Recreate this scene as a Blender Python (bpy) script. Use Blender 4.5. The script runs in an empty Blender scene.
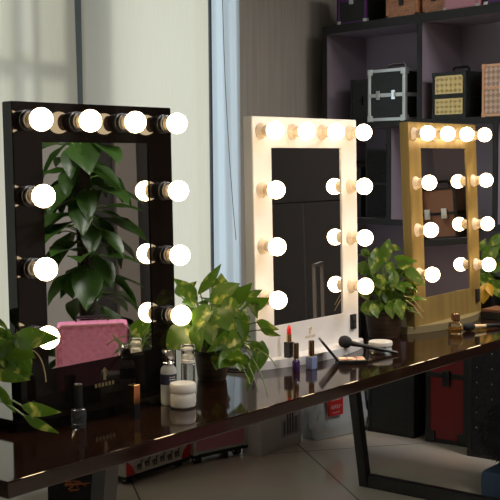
import bpy, bmesh, math, random
from mathutils import Vector, Matrix
random.seed(7)
C = bpy.context.scene.collection
PI = math.pi
sc = bpy.context.scene

# ---------------------------------------------------------------- frames
UX, UY = 0.6225, 0.7826               # direction of the table's long edge
TABLE_YAW = math.atan2(UY, UX)
O = Vector((-0.003, 2.329, 0))
def T(u, v, z=0.0):
    return Vector((O.x + u*UX - v*UY, O.y + u*UY + v*UX, z))
F, PITCH, ROLL, CAM_Z = 1121.0, 0.0802, -0.0080, 1.28
cp_, sp_ = math.cos(PITCH), math.sin(PITCH)
_f = Vector((0, cp_, -sp_)); _u = Vector((0, sp_, cp_)); _r = Vector((1, 0, 0))
c_, s_ = math.cos(ROLL), math.sin(ROLL)
RGT = c_*_r + s_*_u; UPV = -s_*_r + c_*_u
CAM = Vector((0, 0, CAM_Z))
def ray(px, py):
    return ((px-250)*RGT + (250-py)*UPV + F*_f) / F
def at(px, py, d):                    # a point of the place seen at that spot, d metres deep
    return CAM + ray(px, py)*d
def onz(px, py, z):
    r = ray(px, py); return CAM + r*((z-CAM_Z)/r.z)

# ---------------------------------------------------------------- materials
def mat(name, col, rough=.5, metal=0., **k):
    m = bpy.data.materials.new(name); m.use_nodes = True
    b = m.node_tree.nodes['Principled BSDF']
    b.inputs['Base Color'].default_value = (*col, 1)
    b.inputs['Roughness'].default_value = rough
    b.inputs['Metallic'].default_value = metal
    for kk, vv in k.items():
        b.inputs[kk.replace('_', ' ')].default_value = vv
    return m
def nodes(m): return m.node_tree.nodes, m.node_tree.links, m.node_tree.nodes['Principled BSDF']
def add_noise(m, c1, c2, scale=8, stretch=(1,1,1), detail=4, lo=.35, hi=.65, bump=0., space='Object'):
    n, l, b = nodes(m)
    tc = n.new('ShaderNodeTexCoord'); mp = n.new('ShaderNodeMapping'); mp.inputs['Scale'].default_value = stretch
    no = n.new('ShaderNodeTexNoise'); no.inputs['Scale'].default_value = scale; no.inputs['Detail'].default_value = detail
    cr = n.new('ShaderNodeValToRGB')
    cr.color_ramp.elements[0].position = lo; cr.color_ramp.elements[0].color = (*c1, 1)
    cr.color_ramp.elements[1].position = hi; cr.color_ramp.elements[1].color = (*c2, 1)
    l.new(tc.outputs[space], mp.inputs['Vector']); l.new(mp.outputs[0], no.inputs['Vector'])
    l.new(no.outputs[0], cr.inputs[0]); l.new(cr.outputs[0], b.inputs['Base Color'])
    if bump:
        bp = n.new('ShaderNodeBump'); bp.inputs['Strength'].default_value = bump; bp.inputs['Distance'].default_value = .002
        l.new(no.outputs[0], bp.inputs['Height']); l.new(bp.outputs[0], b.inputs['Normal'])
    return m
M = {}
M['wood'] = add_noise(mat('dark_table_wood', (.03,.013,.008), .075, IOR=1.4), (.008,.0035,.002), (.020,.008,.005), 6, (1.2,22,22), 6, .3, .7)
M['edge'] = mat('table_edge_wood', (.022,.009,.006), .3)
M['black_metal'] = mat('black_powdercoat', (.008,.008,.008), .45)
M['grey_metal'] = mat('dark_grey_powdercoat', (.03,.03,.03), .5)  # lightened black for the lit table leg; plain grey on rockers and pole
M['black_panel'] = mat('glossy_black_panel', (.004,.003,.003), .05, IOR=1.38)
M['white_panel'] = mat('white_lacquer', (.72,.70,.69), .32)
M['gold_panel'] = add_noise(mat('brushed_gold', (.33,.23,.08), .38, .45), (.27,.185,.06), (.39,.27,.09), 30, (1,1,.05), 3)
M['olive_base'] = mat('olive_gold_lacquer', (.26,.21,.11), .35, .2)
M['mirror'] = mat('mirror_silver', (.86,.87,.86), .01, 1.)
M['socket_black'] = mat('black_socket', (.01,.01,.01), .3)
M['socket_white'] = mat('ivory_socket', (.75,.62,.48), .4)
M['neck'] = mat('bulb_collar', (.85,.68,.48), .4)
def emit(name, col, s):
    m = bpy.data.materials.new(name); m.use_nodes = True
    n = m.node_tree.nodes; n.clear()
    e = n.new('ShaderNodeEmission'); e.inputs[0].default_value = (*col, 1); e.inputs[1].default_value = s
    o = n.new('ShaderNodeOutputMaterial'); m.node_tree.links.new(e.outputs[0], o.inputs[0]); return m
M['bulb'] = emit('lit_frosted_bulb', (1., .74, .43), 14.5)
M['chrome'] = mat('chrome', (.8,.8,.8), .12, 1.)
M['alu'] = mat('aluminium', (.72,.75,.73), .35, .6)
M['gold'] = mat('polished_gold', (.85,.58,.22), .2, 1.)
M['pale_gold'] = mat('pale_gold', (.80,.58,.32), .4, .3)
M['rubber'] = mat('black_plastic', (.01,.01,.01), .35)
M['white_plastic'] = mat('white_plastic', (.75,.72,.66), .3)
M['frosted'] = mat('frosted_white_glass', (.72,.70,.64), .3, Subsurface_Weight=.0)
M['glass'] = mat('clear_glass', (.95,.97,.97), .03, Transmission_Weight=1., IOR=1.3)
M['smoke'] = mat('smoky_glass', (.80,.82,.82), .10, Transmission_Weight=.88, IOR=1.35)
M['dark_glass'] = mat('dim_clear_glass', (.40,.42,.43), .06, Transmission_Weight=.9, IOR=1.4)
M['frost_clear'] = mat('frosted_clear_glass', (.75,.76,.74), .3, Transmission_Weight=.55, IOR=1.3)
M['label_dark'] = mat('navy_label', (.02,.02,.05), .4)
M['red_lip'] = mat('red_lipstick', (.75,.02,.02), .3)
M['purple'] = mat('purple_polish', (.05,.015,.10), .1, Coat_Weight=1.)
M['lilac'] = mat('pale_blue_polish', (.22,.26,.44), .12, Coat_Weight=1.)
M['copper'] = mat('copper_metal', (.35,.2,.12), .25, 1.)
M['bristle'] = mat('black_bristles', (.006,.006,.007), .8)
M['pan'] = add_noise(mat('powder_pans', (.7,.35,.2), .8), (.45,.16,.09), (.85,.6,.42), 30, (1,1,1), 0, .45, .55)
M['lav'] = mat('lavender_laminate', (.30,.25,.31), .5)
M['shelf_edge'] = mat('black_shelf_edge', (.008,.008,.008), .5)
M['grey_wall'] = add_noise(mat('grey_beige_wallpaper', (.50,.46,.41), .8), (.47,.43,.385), (.54,.50,.45), 40, (1,1,.05), 2)
M['dark_wall'] = mat('dark_brown_wall', (.022,.018,.016), .8)
M['pale_wall'] = mat('pale_wall', (.32,.30,.28), .8); M['taupe_wall'] = mat('taupe_wall', (.17,.145,.125), .8)
M['column'] = mat('white_painted_column', (.72,.76,.80), .5)
M['ceiling'] = mat('ceiling_paint', (.5,.5,.5), .9)
M['alu_frame'] = mat('window_frame_grey', (.10,.13,.17), .5)
M['pot_brown'] = add_noise(mat('dark_brown_pot', (.06,.035,.022), .45), (.04,.022,.014), (.09,.05,.03), 12, (1,1,9), 3)
M['soil'] = mat('potting_soil', (.02,.012,.008), .95)
M['stem'] = mat('green_stem', (.12,.2,.04), .5)
M['drystem'] = mat('dry_stem', (.4,.3,.15), .6)
M['black_fabric'] = add_noise(mat('black_fabric', (.01,.01,.012), .9), (.006,.006,.007), (.018,.018,.02), 60)
M['fur'] = mat('black_fur', (.006,.007,.008), .8)
M['denim'] = add_noise(mat('blue_denim', (.04,.08,.14), .9), (.03,.06,.11), (.06,.10,.17), 90, (1,6,1), 3)
M['red_shell'] = mat('dark_red_shell', (.22,.006,.008), .4)
M['black_shell'] = add_noise(mat('black_textured_shell', (.01,.012,.011), .45), (.006,.008,.007), (.018,.022,.02), 90, bump=.3)
M['purple_trim'] = mat('purple_trim', (.12,.035,.17), .4, .3)
M['orange_shell'] = add_noise(mat('orange_crocodile_shell', (.55,.24,.12), .45), (.45,.18,.08), (.62,.30,.16), 60, bump=.4)
M['pink_shell'] = mat('pink_shell', (.62,.28,.36), .4)
M['pink_dusk'] = mat('dusty_pink_shell', (.50,.20,.24), .45)
M['rose'] = mat('rose_gold_trim', (.75,.40,.24), .3, .8)
M['green_trim'] = mat('pale_silver_trim', (.5,.52,.48), .35, .5)
M['brown_shell'] = mat('brown_leather_shell', (.16,.07,.035), .5)
M['white_card'] = mat('white_carton', (.55,.53,.51), .6)
M['print_grey'] = mat('grey_print', (.34,.34,.36), .6)
M['print_dark'] = mat('dark_print', (.07,.06,.06), .6)
M['print_gold'] = mat('gold_print', (.62,.50,.34), .5); M['print_dim'] = mat('dim_gold_print', (.13,.10,.05), .4)
M['print_orange'] = mat('orange_print', (.35,.10,.03), .5)
M['plastic_bag'] = mat('white_plastic_bag', (.50,.54,.56), .35)
M['logo_red'] = mat('red_print', (.55,.02,.02), .5)
M['case_white'] = mat('cream_case_print', (.48,.45,.38), .5)
M['marble'] = M['white_plastic']
M['cord'] = mat('black_cord', (.008,.008,.008), .4)
M['orange_leather'] = mat('amber_liquid', (.6,.35,.08), .05, Transmission_Weight=.7, IOR=1.35)

def checker_metal(name, c1, c2, scale, rough=.3, metal=.6):
    m = mat(name, c1, rough, metal); n, l, b = nodes(m)
    tc = n.new('ShaderNodeTexCoord'); mp = n.new('ShaderNodeMapping'); mp.inputs['Rotation'].default_value = (0, PI/4, 0)
    ck = n.new('ShaderNodeTexChecker'); ck.inputs['Scale'].default_value = scale
    ck.inputs[1].default_value = (*c1, 1); ck.inputs[2].default_value = (*c2, 1)
    l.new(tc.outputs['Object'], mp.inputs[0]); l.new(mp.outputs[0], ck.inputs[0]); l.new(ck.outputs[0], b.inputs['Base Color'])
    return m
M['rose_pattern'] = checker_metal('rose_gold_diamond_pattern', (.70,.48,.38), (.42,.26,.20), 55)

# quilted pink
m = mat('quilted_pink_vinyl', (.72,.24,.40), .35); n, l, b = nodes(m)
tc = n.new('ShaderNodeTexCoord')
w1 = n.new('ShaderNodeTexWave'); w2 = n.new('ShaderNodeTexWave')
for w, rz in ((w1, PI/4), (w2, -PI/4)):
    mp = n.new('ShaderNodeMapping'); mp.inputs['Rotation'].default_value = (0, rz, 0)
    l.new(tc.outputs['Object'], mp.inputs[0]); l.new(mp.outputs[0], w.inputs['Vector']); w.inputs['Scale'].default_value = 12; w.wave_profile = 'SIN'
mx = n.new('ShaderNodeMath'); mx.operation = 'MAXIMUM'; l.new(w1.outputs['Fac'], mx.inputs[0]); l.new(w2.outputs['Fac'], mx.inputs[1])
bp = n.new('ShaderNodeBump'); bp.inputs['Strength'].default_value = .9; bp.inputs['Distance'].default_value = -.006
l.new(mx.outputs[0], bp.inputs['Height']); l.new(bp.outputs[0], b.inputs['Normal']); M['quilt'] = m

# floor tiles
m = mat('polished_floor_tiles', (.3,.26,.22), .12); n, l, b = nodes(m)
tc = n.new('ShaderNodeTexCoord'); mp = n.new('ShaderNodeMapping'); mp.inputs['Rotation'].default_value = (0, 0, -TABLE_YAW)
br = n.new('ShaderNodeTexBrick'); br.offset = 0; br.inputs['Scale'].default_value = 1.0
br.inputs['Brick Width'].default_value = .8; br.inputs['Row Height'].default_value = .8; br.inputs['Mortar Size'].default_value = .004
br.inputs['Color1'].default_value = (.80,.69,.57,1); br.inputs['Color2'].default_value = (.76,.655,.54,1); br.inputs['Mortar'].default_value = (.25,.22,.19,1)
no = n.new('ShaderNodeTexNoise'); no.inputs['Scale'].default_value = 3; no.inputs['Detail'].default_value = 5
mxx = n.new('ShaderNodeMixRGB'); mxx.blend_type = 'MULTIPLY'; mxx.inputs[0].default_value = .35
l.new(tc.outputs['Object'], mp.inputs[0]); l.new(mp.outputs[0], br.inputs['Vector']); l.new(tc.outputs['Object'], no.inputs['Vector'])
l.new(br.outputs['Color'], mxx.inputs[1]); l.new(no.outputs['Color'], mxx.inputs[2]); l.new(mxx.outputs[0], b.inputs['Base Color'])
M['floor'] = m

# roller blind: woven cloth that lets daylight through
def blind_mat(name, col, mixf, see=.0):
    m = bpy.data.materials.new(name); m.use_nodes = True
    n = m.node_tree.nodes; l = m.node_tree.links; n.clear()
    d = n.new('ShaderNodeBsdfDiffuse'); t = n.new('ShaderNodeBsdfTranslucent'); tr = n.new('ShaderNodeBsdfTransparent')
    tc = n.new('ShaderNodeTexCoord'); mp = n.new('ShaderNodeMapping'); mp.inputs['Scale'].default_value = (160, 1, 6)
    no = n.new('ShaderNodeTexNoise'); no.inputs['Scale'].default_value = 1; no.inputs['Detail'].default_value = 3
    cr = n.new('ShaderNodeValToRGB')
    cr.color_ramp.elements[0].color = (col[0]*.9, col[1]*.9, col[2]*.88, 1); cr.color_ramp.elements[1].color = (*col, 1)
    l.new(tc.outputs['Object'], mp.inputs[0]); l.new(mp.outputs[0], no.inputs['Vector']); l.new(no.outputs[0], cr.inputs[0])
    l.new(cr.outputs[0], d.inputs[0]); l.new(cr.outputs[0], t.inputs[0])
    mx = n.new('ShaderNodeMixShader'); mx.inputs[0].default_value = mixf
    l.new(d.outputs[0], mx.inputs[1]); l.new(t.outputs[0], mx.inputs[2])
    m2 = n.new('ShaderNodeMixShader'); m2.inputs[0].default_value = see
    l.new(mx.outputs[0], m2.inputs[1]); l.new(tr.outputs[0], m2.inputs[2])
    o = n.new('ShaderNodeOutputMaterial'); l.new(m2.outputs[0], o.inputs[0]); return m
M['blind'] = blind_mat('woven_cream_blind', (.84,.77,.62), .55, .05)

def thin_glass():
    m = bpy.data.materials.new('window_glass'); m.use_nodes = True
    n = m.node_tree.nodes; l = m.node_tree.links; n.clear()
    t = n.new('ShaderNodeBsdfTransparent'); t.inputs[0].default_value = (.93,.96,.97,1); g = n.new('ShaderNodeBsdfGlossy'); g.inputs['Roughness'].default_value = .02
    mx = n.new('ShaderNodeMixShader'); mx.inputs[0].default_value = .07; o = n.new('ShaderNodeOutputMaterial')
    l.new(t.outputs[0], mx.inputs[1]); l.new(g.outputs[0], mx.inputs[2]); l.new(mx.outputs[0], o.inputs[0]); return m
M['window_glass'] = thin_glass()
# leaves: green with pale variegation, per-leaf tone
def leaf_mat(name, dark, light, cream, amt):
    m = bpy.data.materials.new(name); m.use_nodes = True
    n = m.node_tree.nodes; l = m.node_tree.links; b = n['Principled BSDF']
    tc = n.new('ShaderNodeTexCoord'); no = n.new('ShaderNodeTexNoise'); no.inputs['Scale'].default_value = 45; no.inputs['Detail'].default_value = 3
    n2 = n.new('ShaderNodeTexNoise'); n2.inputs['Scale'].default_value = 9
    at_ = n.new('ShaderNodeAttribute'); at_.attribute_name = 'tone'
    mx = n.new('ShaderNodeMixRGB'); mx.inputs[1].default_value = (*dark, 1); mx.inputs[2].default_value = (*light, 1)
    l.new(at_.outputs['Fac'], mx.inputs[0])
    cr = n.new('ShaderNodeValToRGB'); cr.color_ramp.elements[0].position = amt; cr.color_ramp.elements[1].position = amt+.2
    cr.color_ramp.elements[0].color = (0,0,0,1); cr.color_ramp.elements[1].color = (1,1,1,1)
    l.new(tc.outputs['Object'], no.inputs['Vector']); l.new(no.outputs[0], cr.inputs[0])
    m2 = n.new('ShaderNodeMixRGB'); m2.inputs[2].default_value = (*cream, 1)
    l.new(cr.outputs[0], m2.inputs[0]); l.new(mx.outputs[0], m2.inputs[1]); l.new(m2.outputs[0], b.inputs['Base Color'])
    b.inputs['Roughness'].default_value = .35
    t = n.new('ShaderNodeBsdfTranslucent'); l.new(m2.outputs[0], t.inputs[0])
    ms = n.new('ShaderNodeMixShader'); ms.inputs[0].default_value = .42
    l.new(b.outputs[0], ms.inputs[1]); l.new(t.outputs[0], ms.inputs[2]); l.new(ms.outputs[0], n['Material Output'].inputs[0])
    return m
M['leaf'] = leaf_mat('variegated_leaf', (.075,.16,.012), (.38,.50,.035), (.60,.62,.13), .55)
M['leaf_dark'] = leaf_mat('deep_green_leaf', (.035,.085,.012), (.10,.20,.03), (.2,.3,.06), .68)
M['leaf_yellow'] = leaf_mat('yellow_leaf', (.65,.38,.03), (.8,.5,.05), (.8,.55,.1), .8)

# ---------------------------------------------------------------- mesh helpers
def sep(bm): return bm
def box(bm, x0, x1, y0, y1, z0, z1, bev=0.0):
    r = bmesh.ops.create_cube(bm, size=1)
    vs = r['verts']
    for v in vs:
        v.co = Vector(((x0+x1)/2 + v.co.x*(x1-x0), (y0+y1)/2 + v.co.y*(y1-y0), (z0+z1)/2 + v.co.z*(z1-z0)))
    if bev > 0:
        es = list({e for v in vs for e in v.link_edges})
        bmesh.ops.bevel(bm, geom=es, offset=bev, segments=2, affect='EDGES', profile=.7)
def lathe(bm, prof, seg=28, mtx=None, cap=True):
    """prof: list of (radius, z)."""
    rings = []
    for r, z in prof:
        if r < 1e-6:
            rings.append([bm.verts.new((0, 0, z))])
        else:
            rings.append([bm.verts.new((r*math.cos(2*PI*i/seg), r*math.sin(2*PI*i/seg), z)) for i in range(seg)])
    for a, b in zip(rings[:-1], rings[1:]):
        for i in range(seg):
            j = (i+1) % seg
            if len(a) == 1 and len(b) == 1: continue
            if len(a) == 1: bm.faces.new((a[0], b[j], b[i]))
            elif len(b) == 1: bm.faces.new((a[i], a[j], b[0]))
            else: bm.faces.new((a[i], a[j], b[j], b[i]))
    if cap:
        if len(rings[0]) > 1: bm.faces.new(list(reversed(rings[0])))
        if len(rings[-1]) > 1: bm.faces.new(rings[-1])
    if mtx is not None:
        for rg in rings:
            for v in rg: v.co = mtx @ v.co
def tube(bm, pts, r, seg=8, r_end=None):
    pts = [Vector(p) for p in pts]; n = len(pts); rings = []
    up = Vector((0, 0, 1))
    for i, p in enumerate(pts):
        d = (pts[min(i+1, n-1)] - pts[max(i-1, 0)]).normalized()
        a = d.cross(up)
        if a.length < 1e-3: a = d.cross(Vector((1, 0, 0)))
        a.normalize(); b = d.cross(a).normalized()
        rr = r if r_end is None else r + (r_end-r)*i/(n-1)
        rings.append([bm.verts.new(p + a*rr*math.cos(2*PI*k/seg) + b*rr*math.sin(2*PI*k/seg)) for k in range(seg)])
    for a, b in zip(rings[:-1], rings[1:]):
        for i in range(seg):
            j = (i+1) % seg
            bm.faces.new((a[i], a[j], b[j], b[i]))
    bm.faces.new(list(reversed(rings[0]))); bm.faces.new(rings[-1])
def bez(p0, p1, p2, n=8):
    p0, p1, p2 = Vector(p0), Vector(p1), Vector(p2)
    return [p0*(1-t)**2 + p1*2*t*(1-t) + p2*t*t for t in [i/n for i in range(n+1)]]
def obj(name, bm, m, parent=None, smooth=True, loc=None, rot=None, **props):
    bmesh.ops.recalc_face_normals(bm, faces=bm.faces)
    me = bpy.data.meshes.new(name); bm.to_mesh(me); bm.free()
    if smooth:
        for p in me.polygons: p.use_smooth = True
        try: me.set_sharp_from_angle(angle=math.radians(35))
        except Exception: pass
    me.materials.append(M[m] if isinstance(m, str) else m)
    o = bpy.data.objects.new(name, me); C.objects.link(o)
    if parent is not None: o.parent = parent
    if loc is not None: o.location = loc
    if rot is not None: o.rotation_euler = rot
    for k, v in props.items(): o[k] = v
    return o
def thing(name, label, cat, loc=(0,0,0), rotz=0., group=None, tilt=0.):
    o = bpy.data.objects.new(name, None); C.objects.link(o); o.empty_display_size = .05
    o.rotation_mode = 'XYZ'
    o.location = loc; o.rotation_euler = (-tilt, 0, rotz)
    o['label'] = label; o['category'] = cat
    if group: o['group'] = group
    return o
def tag(o, label, cat, group=None):
    o['label'] = label; o['category'] = cat
    if group: o['group'] = group
    return o
def struct(name, bm, m, loc=None, rot=None, parent=None, smooth=False):
    o = obj(name, bm, m, parent, smooth, loc, rot)
    o['kind'] = 'structure'
    return o
def B(): return bmesh.new()
def bx(name, m, parent, x0, x1, y0, y1, z0, z1, bev=0., **k):
    b = B(); box(b, x0, x1, y0, y1, z0, z1, bev); return obj(name, b, m, parent, bev > .012, **k)
def lt(name, m, parent, prof, seg=28, loc=None, **k):
    b = B(); lathe(b, prof, seg); return obj(name, b, m, parent, True, loc, **k)
def tb(name, m, parent, pts, r, seg=8, r_end=None, **k):
    b = B(); tube(b, pts, r, seg, r_end); return obj(name, b, m, parent, True, **k)

# ---------------------------------------------------------------- the room
CEIL = 2.75
RY = TABLE_YAW
b = B(); box(b, -4.5, 5.5, -4.5, 2.3, -.1, 0); struct('floor', b, 'floor', T(0,0,0), (0,0,RY))
b = B(); box(b, -4.5, 5.5, -4.5, 2.3, CEIL, CEIL+.1); struct('ceiling', b, 'ceiling', T(0,0,0), (0,0,RY))
WV = 2.00                                            # inner face of the window wall
b = B()
box(b, -4.5, -2.2, WV, WV+.2, 0, CEIL)               # left of windows
box(b, -2.2, 2.36, WV, WV+.2, 0, .22)
box(b, -2.2, 2.36, WV, WV+.2, 2.5, CEIL)
box(b, 2.36, 5.5, WV, WV+.2, 0, CEIL)
struct('wall_window_side', b, 'grey_wall', T(0,0,0), (0,0,RY))
b = B(); box(b, 3.29, 3.42, -4.5, WV, 0, CEIL); struct('wall_right', b, 'dark_wall', T(0,0,0), (0,0,RY))
b = B(); box(b, -4.6, -4.5, -4.5, WV, 0, CEIL); struct('wall_left', b, 'pale_wall', T(0,0,0), (0,0,RY))
b = B(); box(b, -4.5, 5.5, -4.6, -4.5, 0, CEIL); struct('wall_back', b, 'pale_wall', T(0,0,0), (0,0,RY))
# windows with mullions and glass, behind the blinds
for k, (u0, u1) in enumerate(((-2.2, -.85), (-.85, .5), (.5, 1.30), (1.30, 2.36))):
    b = B()
    y0, y1 = WV+.02, WV+.07
    for (a, c) in ((u0, u0+(.15 if k == 3 else .06)), (u1-.06, u1)): box(b, a, c, y0, y1, .22, 2.5)
    for z in ((.22, 1.665, 2.455) if k == 2 else (.22, 2.455)): box(b, u0, u1, y0, y1, z, z+.045)
    if k == 2:
        box(b, .962, 1.008, y0, y1, .22, 2.5); box(b, 1.062, 1.088, y0, y1, .22, 2.5); box(b, 1.21, 1.30, y0, y1, .22, 2.5)
    w = struct('window_%d' % (k+1), b, 'alu_frame', T(0,0,0), (0,0,RY))
    b = B(); box(b, u0+.02, u1-.02, WV+.04, WV+.046, .24, 2.48)
    obj('pane', b, 'window_glass', w, False)
# roller blinds
def blind(u0, u1, label, slant=0., channel=False):
    t = thing('roller_blind', label, 'blind', T(0, WV-.13, 0), RY, 'cream roller blinds on the window wall')
    b = B()
    n = 24; zt, zb = 2.52, .12
    cols = []
    for side in (0, 1):
        rows = []
        for i in range(n+1):
            f = i/n; row = []
            for j in range(13):
                z = zt+(zb-zt)*j/12
                x0 = u0; x1 = u1 + slant*(zt-z)
                x = x0+(x1-x0)*f
                row.append(b.verts.new((x, .004*math.sin(f*9+u0*3)+side*.0012, z)))
            rows.append(row)
        cols.append(rows)
    for s in (0, 1):
        for i in range(n):
            for j in range(12):
                b.faces.new((cols[s][i][j], cols[s][i+1][j], cols[s][i+1][j+1], cols[s][i][j+1]))
        if s == 0: break
    for v in [v for r in cols[1] for v in r]: b.verts.remove(v)
    obj('blind_cloth', b, 'blind', t)
    bx('bottom_rail', 'alu', t, u0, u1+slant*2.4, -.01, .01, .09, .125, .004)
    if channel: bx('side_channel', 'alu_frame', t, u1+.001, u1+.013, -.008, .012, .1, 2.54)
    mt = Matrix.Translation((u0, 0, 2.55)) @ Matrix.Rotation(PI/2, 4, 'Y')
    b = B(); lathe(b, [(.03, 0), (.03, u1-u0)], 20, mt); obj('roller_tube', b, 'alu', t)
blind(-2.2, -1.0, 'cream woven roller blind, farthest left, seen only as a reflection')
blind(-.98, .30, 'cream woven roller blind left of the picture edge')
blind(.32, 1.245, 'cream roller blind at the upper left, window frame shadows showing through', .018)
blind(1.291, 2.068, 'plain cream roller blind behind the black framed mirror, beside the white sheer curtain', 0., True)
# white sheer curtain between the blinds and the wall
t = thing('sheer_curtain', 'narrow white sheer curtain right of the blinds, pale blue in the daylight', 'curtain', T(2.205, WV-.10, 0), RY)
b = B(); n = 60; cols = []
for i in range(n+1):
    f = i/n; row = []
    for j in range(17):
        z = 2.52-2.45*j/16
        w_ = .128*(1+.012*math.sin(z*2))
        y = .009*math.sin(f*15) + .003*math.sin(f*33+z*1.3) + .05*max(0, .12-f)
        row.append(b.verts.new((-w_+2*w_*f, y, z)))
    cols.append(row)
for i in range(n):
    for j in range(16): b.faces.new((cols[i][j], cols[i+1][j], cols[i+1][j+1], cols[i][j+1]))
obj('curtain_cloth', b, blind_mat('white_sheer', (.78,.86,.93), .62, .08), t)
b = B(); lathe(b, [(.012, 0), (.012, .27)], 14, Matrix.Translation((-.135, 0, 2.53)) @ Matrix.Rotation(PI/2, 4, 'Y')); obj('curtain_rod', b, 'alu', t)
tag(tb('blind_cord', 'cord', None, bez(at(222, -30, 4.5), at(224, 110, 4.5), at(236, 240, 4.45), 14), .0013, 6),
    'thin grey blind cord hanging before the white sheer curtain', 'cord')

# ---------------------------------------------------------------- daylight, lamps
w = bpy.data.worlds.new('World'); sc.world = w; w.use_nodes = True
w.node_tree.nodes['Background'].inputs[0].default_value = (.80, .88, .92, 1); w.node_tree.nodes['Background'].inputs[1].default_value = 1.5
def area(name, loc, rot, sx, sy, power, col):
    d = bpy.data.lights.new(name, 'AREA'); d.shape = 'RECTANGLE'; d.size = sx; d.size_y = sy; d.energy = power; d.color = col
    o = bpy.data.objects.new(name, d); C.objects.link(o); o.location = loc; o.rotation_euler = rot; return o
def aim(o, target):
    o.rotation_euler = (Vector(target)-o.location).to_track_quat('-Z', 'Y').to_euler()
dl = area('daylight_sky', T(1.3, 5.6, 2.9), (0,0,0), 0.8, 0.8, 75, (1., .98, .92)); aim(dl, T(1.0, WV, 1.4))
# added overhead fill lights that brighten the room, framed as ceiling panels
for k, (u, v, e) in enumerate(((.6, -1.6, 32), (2.0, -.9, 38), (-1.4, -2.4, 14))):
    t = thing('ceiling_light', ['square ceiling light panel nearest the window mirrors', 'square ceiling light panel on the shelf side', 'square ceiling light panel on the far left side'][k], 'ceiling light', T(u, v, CEIL), RY, 'ceiling light panels')
    bx('light_frame', 'white_plastic', t, -.3, .3, -.3, .3, -.03, 0, .004)
    l_ = area('ceiling_lamp', T(u, v, CEIL-.04), (0,0,RY), .55, .55, e, (1., .95, .9))

# ---------------------------------------------------------------- table
TZ = .75; TD = 1.1; UL, UR = -.646, 2.25
t = thing('long_table', 'long dark brown glossy wooden table with black metal trapezoid legs', 'table', T(0,0,0), RY)
b = B(); box(b, UL, UR, 0, TD, TZ-.029, TZ, .0025); obj('tabletop', b, 'wood', t, False)
def leg_frame(u, m):
    zt = TZ-.0295; w_ = .036
    def bar(p0, p1, name):
        b = B(); p0 = Vector(p0); p1 = Vector(p1); d = (p1-p0)
        vs = []
        for p in (p0, p1):
            for sx, sy in ((-1,-1),(1,-1),(1,1),(-1,1)):
                vs.append(b.verts.new((p.x+sx*w_/2, p.y+sy*w_/2, p.z)))
        for i in range(4): b.faces.new((vs[i], vs[(i+1)%4], vs[4+(i+1)%4], vs[4+i]))
        b.faces.new(vs[:4][::-1]); b.faces.new(vs[4:]); obj(name, b, m, t, False)
    bar((u, .12, zt), (u, .215, 0), 'leg'); bar((u, .985, zt), (u, .885, 0), 'leg')
    bx('foot_bar', m, t, u-w_/2+.001, u+w_/2-.001, .235, .865, .0, .05, .002)
    bx('top_bar', m, t, u-w_/2, u+w_/2, .15, .95, zt-.035, zt, .002)
leg_frame(-.30, 'grey_metal'); leg_frame(1.835, 'black_metal')  # left frame coloured lighter to stand for light on its front leg

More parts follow.
